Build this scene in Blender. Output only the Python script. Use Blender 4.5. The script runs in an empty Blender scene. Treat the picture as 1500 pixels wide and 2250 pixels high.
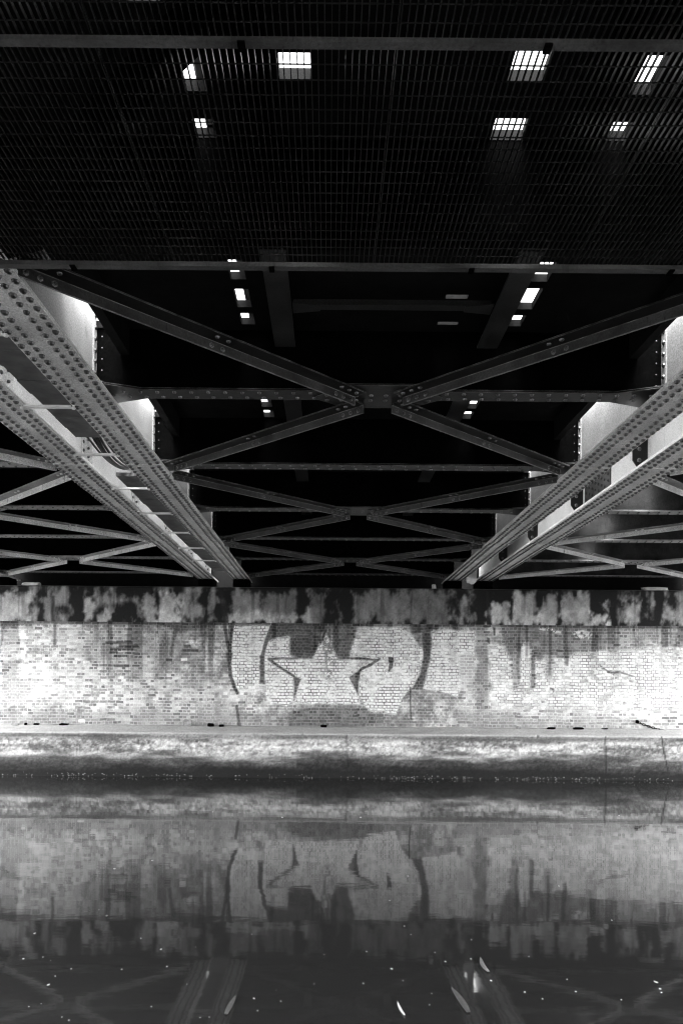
import bpy, math, random
import numpy as np
from mathutils import Vector

R = math.radians
random.seed(7)
S = bpy.context.scene
COL = S.collection

# ------------------------------------------------------------------ camera
F, PU, PV, CZ = 1600.0, 722.0, 1500.0, 2.1      # focal length in photo pixels, vanishing point, eye height
ROLL = R(0.45)
cam = bpy.data.cameras.new('camera')
cam.sensor_fit = 'VERTICAL'
cam.sensor_height = 36.0
cam.lens = F / 2250.0 * 36.0
cam.shift_x = 28.0 / 2250.0
cam.shift_y = 375.0 / 2250.0
cam.clip_start = 0.05
cam.clip_end = 2000
co = bpy.data.objects.new('camera', cam)
COL.objects.link(co)
co.location = (0, 0, CZ)
co.rotation_euler = (R(90), -ROLL, 0)
S.camera = co

# ------------------------------------------------------------------ world, sun, exposure
SUN_EL, SUN_AZ = R(70), R(178)                   # azimuth clockwise from +Y: high, behind the camera and to the left
w = bpy.data.worlds.new('World')
S.world = w
w.use_nodes = True
nt = w.node_tree
nt.nodes.clear()
sky = nt.nodes.new('ShaderNodeTexSky')
sky.sky_type = 'NISHITA'
sky.sun_disc = False
sky.sun_elevation = SUN_EL
sky.sun_rotation = SUN_AZ
sky.dust_density = 4.0
bw = nt.nodes.new('ShaderNodeRGBToBW')
bg = nt.nodes.new('ShaderNodeBackground')
bg.inputs['Strength'].default_value = 0.15
wo = nt.nodes.new('ShaderNodeOutputWorld')
nt.links.new(sky.outputs[0], bw.inputs[0])
nt.links.new(bw.outputs[0], bg.inputs['Color'])
nt.links.new(bg.outputs[0], wo.inputs['Surface'])

sl = bpy.data.lights.new('sun', 'SUN')
sl.energy = 0.5
sl.angle = R(30)
so = bpy.data.objects.new('sun', sl)
COL.objects.link(so)
sd = Vector((math.sin(SUN_AZ) * math.cos(SUN_EL), math.cos(SUN_AZ) * math.cos(SUN_EL), math.sin(SUN_EL)))
so.rotation_euler = sd.to_track_quat('Z', 'Y').to_euler()
so.location = (30, -20, 30)

S.view_settings.view_transform = 'Standard'
S.view_settings.look = 'None'
S.view_settings.gamma = 1.0
S.view_settings.exposure = 4.2
S.cycles.max_bounces = 8
S.cycles.diffuse_bounces = 5
S.cycles.sample_clamp_indirect = 6.0
S.cycles.use_denoising = True
S.cycles.filter_width = 1.15

# ------------------------------------------------------------------ helpers
RIVET_OF = {}


class MB:
    """collects shapes, then links them as one mesh object"""
    def __init__(self):
        self.v = []
        self.f = []
        self.riv = set()

    def box(self, x0, x1, y0, y1, z0, z1):
        b = len(self.v)
        self.v += [(x0, y0, z0), (x1, y0, z0), (x1, y1, z0), (x0, y1, z0),
                   (x0, y0, z1), (x1, y0, z1), (x1, y1, z1), (x0, y1, z1)]
        self.f += [tuple(b + i for i in q) for q in
                   ((0, 3, 2, 1), (4, 5, 6, 7), (0, 1, 5, 4), (1, 2, 6, 5), (2, 3, 7, 6), (3, 0, 4, 7))]
        return self

    def prism(self, pts, lo, hi, axis=2):
        """polygon extruded along an axis; pts give the other two coordinates in order"""
        b = len(self.v)
        n = len(pts)
        for h in (lo, hi):
            for p in pts:
                c = list(p)
                c.insert(axis, h)
                self.v.append(tuple(c))
        self.f.append(tuple(b + i for i in reversed(range(n))))
        self.f.append(tuple(b + n + i for i in range(n)))
        for i in range(n):
            j = (i + 1) % n
            self.f.append((b + i, b + j, b + n + j, b + n + i))
        return self

    def bar(self, a, c, prof, lit_sides=()):
        """profile [(side, up)] swept from a to c (both at the same height)"""
        a, c = Vector(a), Vector(c)
        d = (c - a).normalized()
        s = Vector((d.y, -d.x, 0))
        u = Vector((0, 0, 1))
        b = len(self.v)
        n = len(prof)
        for e in (a, c):
            for p in prof:
                self.v.append(tuple(e + s * p[0] + u * p[1]))
        self.f.append(tuple(b + i for i in range(n)))
        self.f.append(tuple(b + n + i for i in reversed(range(n))))
        for i in range(n):
            j = (i + 1) % n
            if i in lit_sides:  # these sides are painted lighter, as if catching the light
                self.riv.add(len(self.f))
            self.f.append((b + j, b + i, b + n + i, b + n + j))
        return self

    def rivet(self, p, n=(0, 0, -1), r=0.019, h=0.015, k=7):
        p, n = Vector(p), Vector(n).normalized()
        t = n.orthogonal().normalized()
        q = n.cross(t)
        b = len(self.v)
        for rr, hh in ((r, 0.0), (r * 0.78, h * 0.68)):
            for i in range(k):
                a = 2 * math.pi * i / k
                self.v.append(tuple(p + t * (rr * math.cos(a)) + q * (rr * math.sin(a)) + n * hh))
        self.v.append(tuple(p + n * h))
        f0 = len(self.f)
        for i in range(k):
            j = (i + 1) % k
            self.f.append((b + i, b + j, b + k + j, b + k + i))
            self.f.append((b + k + i, b + k + j, b + 2 * k))
        self.riv.update(range(f0, len(self.f)))
        return self

    def tube(self, pts, r, k=6):
        b = len(self.v)
        pts = [Vector(p) for p in pts]
        for i, p in enumerate(pts):
            d = (pts[min(i + 1, len(pts) - 1)] - pts[max(i - 1, 0)]).normalized()
            t = d.orthogonal().normalized() if abs(d.z) > 0.9 else d.cross(Vector((0, 0, 1))).normalized()
            q = d.cross(t)
            for j in range(k):
                a = 2 * math.pi * j / k
                self.v.append(tuple(p + t * (r * math.cos(a)) + q * (r * math.sin(a))))
        for i in range(len(pts) - 1):
            for j in range(k):
                m = (j + 1) % k
                self.f.append((b + i * k + j, b + i * k + m, b + (i + 1) * k + m, b + (i + 1) * k + j))
        self.f.append(tuple(b + j for j in reversed(range(k))))
        e = b + (len(pts) - 1) * k
        self.f.append(tuple(e + j for j in range(k)))
        return self

    def build(self, name, m, parent=None, smooth=False, second=None):
        me = bpy.data.meshes.new(name)
        me.from_pydata(self.v, [], self.f)
        me.materials.append(m)
        if self.riv and (second or m in RIVET_OF):
            me.materials.append(second or RIVET_OF[m])
            for i in self.riv:
                me.polygons[i].material_index = 1
        if smooth:
            for p in me.polygons:
                p.use_smooth = True
        me.update()
        o = bpy.data.objects.new(name, me)
        COL.objects.link(o)
        if parent:
            o.parent = parent
        return o


def tag(o, label=None, cat=None, group=None, kind=None):
    if label:
        o['label'] = label
    if cat:
        o['category'] = cat
    if group:
        o['group'] = group
    if kind:
        o['kind'] = kind
    return o


def empty(name, label, cat, group=None, loc=(0, 0, 0)):
    o = bpy.data.objects.new(name, None)
    COL.objects.link(o)
    o.location = loc
    o.empty_display_size = 0.2
    return tag(o, label, cat, group)


def copy_tree(o, parent=None):
    c = o.copy()
    COL.objects.link(c)
    if parent:
        c.parent = parent
    for ch in list(o.children):
        copy_tree(ch, c)
    return c


# ---- smooth value noise on numpy arrays
def vnoise(x, y, seed):
    rng = np.random.RandomState(seed)
    T = rng.rand(256, 256)
    xi = np.floor(x).astype(int)
    yi = np.floor(y).astype(int)
    fx = x - xi
    fy = y - yi
    fx = fx * fx * (3 - 2 * fx)
    fy = fy * fy * (3 - 2 * fy)
    a = T[xi % 256, yi % 256]
    b = T[(xi + 1) % 256, yi % 256]
    c = T[xi % 256, (yi + 1) % 256]
    d = T[(xi + 1) % 256, (yi + 1) % 256]
    return (a * (1 - fx) + b * fx) * (1 - fy) + (c * (1 - fx) + d * fx) * fy


def fbm(x, y, seed, octv=4, gain=0.55):
    s = 0
    t = 0
    g = 1.0
    for i in range(octv):
        s = s + g * vnoise(x * 2 ** i + 17.3 * i, y * 2 ** i + 5.1 * i, seed + i)
        t += g
        g *= gain
    return s / t


def sstep(a, b, x):
    t = np.clip((x - a) / (b - a), 0, 1)
    return t * t * (3 - 2 * t)


def poly_dist(u, v, pts):
    """signed distance to a polygon: positive inside"""
    n = len(pts)
    inside = np.zeros(u.shape, bool)
    dmin = np.full(u.shape, 1e9)
    for i in range(n):
        x0, y0 = pts[i]
        x1, y1 = pts[(i + 1) % n]
        dx, dy = x1 - x0, y1 - y0
        L = dx * dx + dy * dy + 1e-9
        t = np.clip(((u - x0) * dx + (v - y0) * dy) / L, 0, 1)
        dmin = np.minimum(dmin, np.hypot(u - x0 - t * dx, v - y0 - t * dy))
        cross = ((y0 > v) != (y1 > v)) & (u < dx * (v - y0) / (dy if dy != 0 else 1e-9) + x0)
        inside ^= cross
    return np.where(inside, dmin, -dmin)


def line_dist(u, v, pts):
    dmin = np.full(u.shape, 1e9)
    for (x0, y0), (x1, y1) in zip(pts[:-1], pts[1:]):
        dx, dy = x1 - x0, y1 - y0
        L = dx * dx + dy * dy + 1e-9
        t = np.clip(((u - x0) * dx + (v - y0) * dy) / L, 0, 1)
        dmin = np.minimum(dmin, np.hypot(u - x0 - t * dx, v - y0 - t * dy))
    return dmin


def to_uv(x, y, z):
    """photo pixel of a point, used to read off where paint and stains sit on the real wall"""
    a = F * x / y
    b = -F * (z - CZ) / y
    c, s = math.cos(ROLL), math.sin(ROLL)
    return PU + a * c - b * s, PV + a * s + b * c


def at(u, v, Y):
    c, s = math.cos(ROLL), math.sin(ROLL)
    du, dv = u - PU, v - PV
    a = du * c + dv * s
    b = -du * s + dv * c
    return Vector((a * Y / F, Y, CZ - b * Y / F))


def at_z(u, v, z):
    c, s = math.cos(ROLL), math.sin(ROLL)
    du, dv = u - PU, v - PV
    a = du * c + dv * s
    b = -du * s + dv * c
    Y = F * (CZ - z) / b
    return Vector((a * Y / F, Y, z))


# ------------------------------------------------------------------ materials
def new_mat(name):
    m = bpy.data.materials.new(name)
    m.use_nodes = True
    t = m.node_tree
    b = t.nodes['Principled BSDF']
    return m, t, b


def g4(v):
    return (v, v, v, 1)


def noise(t, scale, detail=5, rough=0.6, vec=None):
    n = t.nodes.new('ShaderNodeTexNoise')
    n.inputs['Scale'].default_value = scale
    n.inputs['Detail'].default_value = detail
    n.inputs['Roughness'].default_value = rough
    if vec is None:
        tc = t.nodes.new('ShaderNodeTexCoord')
        vec = tc.outputs['Object']
    t.links.new(vec, n.inputs['Vector'])
    return n.outputs['Fac']


def ramp(t, fac, stops):
    r = t.nodes.new('ShaderNodeValToRGB')
    e = r.color_ramp.elements
    e[0].position, e[0].color = stops[0][0], g4(stops[0][1])
    e[1].position, e[1].color = stops[-1][0], g4(stops[-1][1])
    for p, c in stops[1:-1]:
        q = e.new(p)
        q.color = g4(c)
    t.links.new(fac, r.inputs[0])
    return r.outputs[0]


def mul(t, a, b, op='MULTIPLY'):
    m = t.nodes.new('ShaderNodeMath')
    m.operation = op
    for i, q in enumerate((a, b)):
        if isinstance(q, (int, float)):
            m.inputs[i].default_value = q
        else:
            t.links.new(q, m.inputs[i])
    return m.outputs[0]


def bump(t, b, h, strength=0.4, dist=0.01):
    n = t.nodes.new('ShaderNodeBump')
    n.inputs['Strength'].default_value = strength
    n.inputs['Distance'].default_value = dist
    t.links.new(h, n.inputs['Height'])
    t.links.new(n.outputs[0], b.inputs['Normal'])


def steel(name, lo, hi, rough=0.55, flake=0.5, spec=0.35, edge=0.0):
    """old paint on riveted plate: soot clouds, flaked spots, streaks of rust"""
    m, t, b = new_mat(name)
    cloud = ramp(t, noise(t, 2.3, 6), [(0.3, lo), (0.7, hi)])
    grit = ramp(t, noise(t, 75, 4, 0.7), [(0.3, 0.5), (0.7, 1.4)])
    tc = t.nodes.new('ShaderNodeTexCoord')
    mp = t.nodes.new('ShaderNodeMapping')
    mp.inputs['Scale'].default_value = (14, 9, 2.5)
    t.links.new(tc.outputs['Object'], mp.inputs[0])
    flk = ramp(t, noise(t, 1.6, 8, 0.72, mp.outputs[0]), [(0.60, 1.0), (0.66, 1.0 - flake)])
    pit = ramp(t, noise(t, 26, 6, 0.8), [(0.58, 1.0), (0.63, 1.0 - flake)])
    big = ramp(t, noise(t, 5, 4, 0.7), [(0.50, 0.0), (0.60, 1.0)])
    pm = mul(t, mul(t, mul(t, pit, 1.0, 'SUBTRACT'), big), 1.0, 'ADD')
    c = mul(t, mul(t, mul(t, cloud, grit), flk), pm)
    if edge:      # patchy worn arrises with a bright edge highlight put into the colour
        bv = t.nodes.new('ShaderNodeBevel')
        bv.samples = 4
        bv.inputs['Radius'].default_value = 0.012
        ge = t.nodes.new('ShaderNodeNewGeometry')
        dt = t.nodes.new('ShaderNodeVectorMath')
        dt.operation = 'DOT_PRODUCT'
        t.links.new(bv.outputs[0], dt.inputs[0])
        t.links.new(ge.outputs['True Normal'], dt.inputs[1])
        ef = ramp(t, dt.outputs['Value'], [(0.72, edge), (0.97, 0.0)])
        c = mul(t, c, mul(t, ef, ramp(t, noise(t, 9, 5), [(0.35, 0.1), (0.65, 1.2)])), 'ADD')
    t.links.new(c, b.inputs['Base Color'])
    b.inputs['Roughness'].default_value = rough
    b.inputs['Specular IOR Level'].default_value = spec
    bump(t, b, noise(t, 35, 6), 0.25, 0.004)
    return m


def plain(name, lo, hi, scale=8, rough=0.85, bmp=0.4):
    m, t, b = new_mat(name)
    t.links.new(ramp(t, noise(t, scale, 7), [(0.3, lo), (0.7, hi)]), b.inputs['Base Color'])
    b.inputs['Roughness'].default_value = rough
    b.inputs['Specular IOR Level'].default_value = 0.3
    bump(t, b, noise(t, scale * 4, 6), bmp, 0.006)
    return m


def tone_mat(name, grain_scale, rough=0.9, brick=False, lo=0.75, hi=1.25):
    """surface whose paint and stains are stored as a 'tone' attribute on the mesh"""
    m, t, b = new_mat(name)
    at_ = t.nodes.new('ShaderNodeAttribute')
    at_.attribute_name = 'tone'
    grit = ramp(t, noise(t, grain_scale, 5, 0.7), [(0.3, lo), (0.7, hi)])
    c = mul(t, at_.outputs['Fac'], grit)
    if brick:
        jt = t.nodes.new('ShaderNodeAttribute')
        jt.attribute_name = 'joint'
        tc = t.nodes.new('ShaderNodeTexCoord')
        sp = t.nodes.new('ShaderNodeSeparateXYZ')
        cb = t.nodes.new('ShaderNodeCombineXYZ')
        t.links.new(tc.outputs['Object'], sp.inputs[0])
        wob = noise(t, 5, 3)
        t.links.new(mul(t, sp.outputs['X'], mul(t, wob, 0.06), 'ADD'), cb.inputs['X'])
        t.links.new(mul(t, sp.outputs['Z'], mul(t, noise(t, 2.6, 4), 0.075), 'ADD'), cb.inputs['Y'])
        br = t.nodes.new('ShaderNodeTexBrick')
        br.offset = 0.5
        br.squash = 0.5
        br.squash_frequency = 2
        br.inputs['Scale'].default_value = 1.0
        br.inputs['Brick Width'].default_value = 0.19
        br.inputs['Row Height'].default_value = 0.0705
        ms = ramp(t, noise(t, 3.5, 3), [(0.35, 0.0055), (0.65, 0.0115)])
        t.links.new(ms, br.inputs['Mortar Size'])
        br.inputs['Mortar Smooth'].default_value = 0.25
        br.inputs['Bias'].default_value = 0.0
        br.inputs['Color1'].default_value = g4(0.42)
        br.inputs['Color2'].default_value = g4(1.6)
        br.inputs['Mortar'].default_value = g4(1.0)
        t.links.new(cb.outputs[0], br.inputs['Vector'])
        vr = t.nodes.new('ShaderNodeAttribute')
        vr.attribute_name = 'vary'
        bwn = t.nodes.new('ShaderNodeRGBToBW')
        t.links.new(br.outputs['Color'], bwn.inputs[0])
        dev = mul(t, mul(t, bwn.outputs[0], 1.0, 'SUBTRACT'), vr.outputs['Fac'])
        c = mul(t, c, mul(t, dev, 1.0, 'ADD'))
        mx = t.nodes.new('ShaderNodeMix')
        mx.data_type = 'FLOAT'
        t.links.new(br.outputs['Fac'], mx.inputs[0])
        t.links.new(c, mx.inputs[2])
        t.links.new(mul(t, jt.outputs['Fac'], grit), mx.inputs[3])
        c = mx.outputs[0]
        hgt = mul(t, mul(t, br.outputs['Fac'], -1.0), mul(t, noise(t, 40, 5), 0.7), 'ADD')
        bump(t, b, hgt, 0.7, 0.012)
    else:
        bump(t, b, mul(t, noise(t, 9, 7), noise(t, 70, 4), 'ADD'), 0.5, 0.015)
    c = mul(t, c, 0.88, 'MINIMUM')
    t.links.new(c, b.inputs['Base Color'])
    b.inputs['Roughness'].default_value = rough
    b.inputs['Specular IOR Level'].default_value = 0.25
    return m


M_GIRDER = steel('girder_paint', 0.46, 0.80, 0.6, 0.85, edge=0.35)
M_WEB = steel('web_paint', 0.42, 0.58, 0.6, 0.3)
M_WEBD = steel('shaded_web_paint', 0.22, 0.32, 0.6, 0.3, 0.15)  # darker copy of the web paint: shade of the inner webs put in
M_SOOT = steel('sooty_steel', 0.002, 0.012, 0.4, 0.6, spec=0.14, edge=0.22)
M_STRING = steel('stringer_paint', 0.012, 0.05, 0.4, 0.6, spec=0.3)
M_LIT = steel('lit_steel', 0.003, 0.065, 0.4, 0.7, spec=0.4, edge=0.4)  # lighter copy of the sooty steel, paints lit leg faces; rivets too
M_BRACE = steel('brace_paint', 0.06, 0.24, 0.5, 0.7, edge=0.5)
M_BAYWEB = steel('bay_web_paint', 0.008, 0.05, 0.6, 0.5, 0.1)
M_RIVET = steel('rivet_heads', 0.008, 0.022, 0.3, 0.2, 0.6)
M_BLACK = steel('black_steel', 0.001, 0.003, 0.7, spec=0.0)
M_DECK = plain('deck_timber', 0.005, 0.010, 5)
M_DECK.node_tree.nodes['Principled BSDF'].inputs['Specular IOR Level'].default_value = 0.05
M_PLANK = plain('plank_timber', 0.10, 0.18, 6)
M_GRATE = steel('grating_steel', 0.004, 0.022, 0.3)
M_RAIL = steel('support_bar_paint', 0.012, 0.07, 0.6, 0.7)
M_CABLE = plain('cable_sheath', 0.02, 0.03, 20, 0.4, 0.1)
RIVET_OF.update({M_GIRDER: M_RIVET, M_BRACE: M_RIVET, M_WEB: M_RIVET, M_WEBD: M_RIVET, M_SOOT: M_LIT})
M_BRICK = tone_mat('brickwork', 45, brick=True)
M_CONC = tone_mat('concrete', 30)
M_QUAY = tone_mat('quay_concrete', 26, lo=0.6, hi=1.4)
M_STONE = plain('rubble', 0.08, 0.4, 12)
M_PALE = plain('pale_litter', 0.6, 0.8, 10)
M_FLECK = plain('white_fleck', 0.6, 0.8, 30)
M_BANK = plain('bank_ground', 0.15, 0.3, 1.5)
M_SHELL = plain('shell', 0.1, 0.5, 40)

m, t, b = new_mat('canal_water')
b.inputs['Base Color'].default_value = g4(0.026)
b.inputs['Roughness'].default_value = 0.04
b.inputs['IOR'].default_value = 1.5
tc = t.nodes.new('ShaderNodeTexCoord')
mp = t.nodes.new('ShaderNodeMapping')
mp.inputs['Scale'].default_value = (0.55, 1.0, 1)
t.links.new(tc.outputs['Object'], mp.inputs[0])
hw = mul(t, noise(t, 2.2, 3, 0.5, mp.outputs[0]), mul(t, noise(t, 9, 3, 0.5, mp.outputs[0]), 0.14), 'ADD')
bump(t, b, hw, 0.05, 0.026)
M_WATER = m

# ------------------------------------------------------------------ the setting
MB().box(-90, 90, -1.2, 16.3, -1.5, -0.9).build('canal_bed', M_BANK)['kind'] = 'structure'
me = MB()
me.v = [(-90, -1.2, 0), (90, -1.2, 0), (90, 16.2, 0), (-90, 16.2, 0)]
me.f = [(0, 1, 2, 3)]
me.build('water', M_WATER)['kind'] = 'structure'
MB().box(-90, 90, -9, -1.2, -1.5, 0.55).build('bank', M_BANK)['kind'] = 'structure'
MB().box(-90, 90, 18.3, 70, -1.5, 1.0).build('ground', M_BANK)['kind'] = 'structure'

WALL_Y = 17.0
X0, X1 = -11.0, 11.5


def add_attr(me, name, arr):
    a = me.attributes.new(name, 'FLOAT', 'POINT')
    a.data.foreach_set('value', np.asarray(arr, dtype=np.float32).ravel())


def grid_mesh(name, xs, prof, mat, extra_boxes=(), disp=0.0, seed=3, parent=None):
    """profile [(y, z)] carried along x as a fine grid, boxes behind it give it its body"""
    nx, npf = len(xs), len(prof)
    P = np.array(prof)
    X = np.repeat(xs[:, None], npf, 1)
    Y = np.repeat(P[None, :, 0], nx, 0)
    Z = np.repeat(P[None, :, 1], nx, 0)
    if disp:
        Sx = np.cumsum(np.r_[0, np.hypot(np.diff(P[:, 0]), np.diff(P[:, 1]))])
        Sg = np.repeat(Sx[None, :], nx, 0)
        n = fbm(X * 3 + 50, Sg * 3 + 50, seed, 4) - 0.5
        ty = np.gradient(P[:, 0])
        tz = np.gradient(P[:, 1])
        L = np.hypot(ty, tz) + 1e-9
        Y = Y + n * disp * (-tz / L)[None, :]
        Z = Z + n * disp * (ty / L)[None, :]
    vs = np.stack([X, Y, Z], -1).reshape(-1, 3)
    idx = np.arange(nx * npf).reshape(nx, npf)
    q = np.stack([idx[:-1, :-1], idx[1:, :-1], idx[1:, 1:], idx[:-1, 1:]], -1).reshape(-1, 4)
    mb = MB()
    for bx in extra_boxes:
        mb.box(*bx)
    ng = len(vs)
    mesh = bpy.data.meshes.new(name)
    mesh.from_pydata([tuple(p) for p in vs] + mb.v, [], [tuple(f) for f in q] + [tuple(i + ng for i in f) for f in mb.f])
    mesh.materials.append(mat)
    mesh.update()
    o = bpy.data.objects.new(name, mesh)
    COL.objects.link(o)
    if parent:
        o.parent = parent
    return o, X.ravel(), Y.ravel(), Z.ravel(), len(mb.v)


# ---- brick abutment wall
abut = empty('abutment_wall', 'weathered brick abutment wall with white graffiti and a stained concrete beam on top', 'wall', loc=(0, 0, 0))
ZB, ZT = 1.06, 3.49
xs = np.arange(-8.8, 9.2, 0.0145)
zs = np.linspace(ZB, ZT, 168)
o, X, Y, Z, nb = grid_mesh('brick_face', xs, [(WALL_Y, z) for z in zs], M_BRICK,
                           [(X0, X1, WALL_Y + 0.025, 18.3, -1.5, ZT), (X0, -8.801, WALL_Y, WALL_Y + 0.0245, 1.0, ZT - 0.001), (9.19, X1, WALL_Y, WALL_Y + 0.0245, 1.0, ZT - 0.001)], 0.03, 3, abut)
u, v = to_uv(X, WALL_Y, Z)


def zp(pts):     # graffiti outline read from an enlargement (3.125x)
    return [(480 + a / 3.125, 1360 + b_ / 3.125) for a, b_ in pts]


n1 = fbm(X * 1.1 + 40, Z * 1.1 + 40, 11, 5)
n2 = fbm(X * 5 + 40, Z * 5 + 40, 21, 4)
n3 = fbm(X * 16 + 40, Z * 16 + 40, 31, 3)
nst = fbm(X * 3.0 + 40, Z * 0.5 + 40, 41, 4)          # vertical streaks
n4 = fbm(X * 9 + 40, Z * 14 + 40, 51, 4, 0.8)
# lime bloom and dirt over the bare brick
tone = 0.17 + 0.50 * sstep(0.35, 0.68, 0.45 * n1 + 0.35 * n2 + 0.2 * n3)
vary = 0.3 + 0.95 * sstep(0.44, 0.60, 0.6 * n1 + 0.4 * n2)
wash = np.zeros_like(tone)


def soft(d, e):
    return sstep(-e, e, d + (n2 - 0.5) * e * 2.2 + (n3 - 0.5) * e * 1.6)


def put(mask, val):
    global tone
    tone = tone * (1 - mask) + val * mask


# left part
put(0.75 * soft(poly_dist(u, v, [(-200, 1440), (130, 1440), (230, 1470), (150, 1560), (-200, 1560)]), 26), 0.50)
put(0.8 * soft(poly_dist(u, v, [(120, 1395), (400, 1385), (390, 1470), (240, 1480), (170, 1440)]), 22), 0.20 + 0.22 * n2)
put(0.7 * soft(poly_dist(u, v, [(240, 1500), (470, 1480), (560, 1600), (220, 1600)]), 20), 0.18 + 0.35 * n2)
put(0.8 * soft(poly_dist(u, v, [(-200, 1553), (700, 1575), (700, 1620), (-200, 1620)]), 14), 0.24)
put(0.95 * soft(poly_dist(u, v, [(12, 1378), (57, 1384), (58, 1450), (-2, 1450)]), 2), 0.85)
put(0.9 * soft(poly_dist(u, v, [(38, 1459), (108, 1458), (108, 1487), (38, 1487)]), 4), 0.82)
put(0.9 * soft(poly_dist(u, v, [(80, 1500), (116, 1496), (116, 1534), (60, 1536)]), 6), 0.78)
put(0.6 * soft(poly_dist(u, v, [(120, 1375), (190, 1375), (150, 1460), (125, 1430)]), 14), 0.6)
for a, b_, ww in ((262, 1412, 30), (268, 1426, 26), (265, 1441, 15), (283, 1419, 22), (372, 1450, 7), (412, 1420, 8), (418, 1429, 18), (250, 1433, 9), (268, 1463, 16)):
    put(0.9 * sstep(-1, 1, poly_dist(u, v, [(a - ww, b_ - 3), (a + ww, b_ - 3), (a + ww, b_ + 3), (a - ww, b_ + 3)])), 0.05)
for a, b_ in ((254, 1555), (180, 1584), (56, 1566), (405, 1449), (190, 1455), (135, 1446)):
    put(0.9 * sstep(-1, 1, poly_dist(u, v, [(a - 7, b_ - 3), (a + 7, b_ - 3), (a + 7, b_ + 3), (a - 7, b_ + 3)])), 0.8)
put(0.85 * soft(line_dist(u, v, [(390, 1375), (380, 1410), (376, 1440)]) * -1 + 4, 3), 0.06)
put(0.85 * soft(line_dist(u, v, [(122, 1370), (121, 1415)]) * -1 + 4, 3), 0.1)
put(0.9 * soft(poly_dist(u, v, [(300, 1368), (500, 1366), (440, 1384), (392, 1392), (370, 1378)]), 5), 0.07)

# graffiti: white fills
WHITE = [
    zp([(100, 30), (370, 35), (335, 150), (305, 270), (285, 460), (320, 475), (120, 475), (95, 420), (78, 330), (95, 200)]),
    zp([(325, 170), (380, 130), (490, 115), (490, 250), (560, 275), (345, 270), (430, 340), (520, 395), (520, 545), (470, 610), (330, 560), (315, 300)]),
    zp([(345, 278), (640, 275), (690, 175), (735, 85), (800, 220), (830, 282), (1100, 280), (1000, 335), (960, 360), (905, 400), (950, 510), (980, 590), (520, 580), (560, 420), (510, 390)]),
    zp([(955, 55), (1270, 58), (1335, 125), (1395, 205), (1402, 265), (1382, 370), (1330, 465), (1265, 545), (1215, 660), (1040, 640), (965, 540), (960, 440), (980, 345), (1105, 280), (890, 275), (920, 180)]),
    [(945, 1382), (1042, 1386), (1042, 1440), (1026, 1480), (1004, 1532), (930, 1512), (942, 1462), (950, 1420)],
]
for p in WHITE:
    mk = soft(poly_dist(u, v, p), 2.5)
    mk = mk * (1 - 0.6 * sstep(0.6, 0.68, 0.5 * n3 + 0.3 * n2 + 0.2 * n4))
    put(0.97 * mk, 0.68 + 0.24 * n4)
    wash = np.maximum(wash, mk)
# bare dark brick between the letters
DARK = [
    (zp([(495, 125), (700, 118), (690, 185), (640, 275), (555, 270), (490, 240)]), 0.085, 5),
    (zp([(365, 35), (740, 35), (705, 120), (500, 122), (470, 112), (350, 145)]), 0.13, 4),
    (zp([(775, 30), (955, 35), (925, 150), (890, 278), (835, 280), (790, 180)]), 0.14, 5),
    (zp([(1300, 40), (1500, 40), (1500, 80), (1370, 90), (1330, 110)]), 0.12, 4),
    (zp([(1390, 85), (1450, 100), (1450, 250), (1425, 370), (1400, 485), (1330, 480), (1385, 370), (1405, 250)]), 0.17, 2),
    (zp([(1330, 470), (1315, 520), (1260, 545)]), 0.2, 2),
    (zp([(510, 385), (570, 412), (548, 460), (515, 560), (520, 450)]), 0.13, 1.5),
    (zp([(975, 345), (898, 402), (930, 470), (958, 525), (960, 440)]), 0.15, 1.5),
    (zp([(1160, 258), (1205, 262), (1195, 330), (1160, 375), (1172, 310)]), 0.16, 1.5),
    (zp([(285, 250), (312, 260), (320, 445), (278, 445)]), 0.10, 2),
    (zp([(50, 225), (100, 230), (85, 330), (60, 330)]), 0.10, 2),
]
for p, val, e in DARK:
    mk = soft(poly_dist(u, v, p), e)
    put(0.93 * mk, 0.62 * val * (0.35 + 1.3 * n4))
    wash = wash * (1 - mk)
for p, ww, val in (([(42, 30), (55, 130), (76, 230), (75, 300), (85, 390), (105, 450), (128, 505)], 4, 0.1),
                   ([(102, 35), (85, 130), (76, 230)], 3.5, 0.12),
                   ([(125, 600), (135, 660), (145, 730)], 3.5, 0.12),
                   ([(365, 50), (330, 150), (305, 240), (297, 300)], 3.5, 0.13),
                   ([(345, 276), (420, 330), (515, 392)], 3, 0.12),
                   ([(355, 276), (440, 268), (540, 270)], 2, 0.18),
                   ([(895, 270), (1000, 272), (1090, 283)], 1.8, 0.2),
                   ([(1105, 275), (1040, 315), (975, 348)], 2, 0.2),
                   ([(1410, 494), (1470, 500)], 2, 0.4),
                   ([(1505, 500), (1570, 520), (1632, 547)], 2, 0.4),
                   ([(735, 85), (700, 160)], 2, 0.15)):
    mk = soft(ww * 0.8 + 0.9 - line_dist(u, v, zp(p)), 1.3)
    put(0.94 * mk, val * 0.55)
    wash = wash * (1 - mk)
# worn patch in the middle of the star, dark foot stain below it
put(0.8 * soft(12 - np.hypot((u - 725), (v - 1478) * 1.0), 9) * (n3 > 0.5), 0.16)
put(0.8 * soft(22 - np.hypot((u - 727) * 1.2, (v - 1425) * 0.6), 12) * (n3 > 0.5), 0.16)
st = np.exp(-((u - 735) / 125.0) ** 2 - ((v - 1580) / 30.0) ** 2)
mk = sstep(0.25, 0.6, st + (n2 - 0.5) * 0.6 + (n3 - 0.5) * 0.3)
put(0.9 * mk, 0.07 + 0.05 * n3)
wash = wash * (1 - mk)
put(0.95 * sstep(-0.8, 0.8, 1.3 - line_dist(u, v, [(901, 1510), (902, 1580)])), 0.02)
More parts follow.
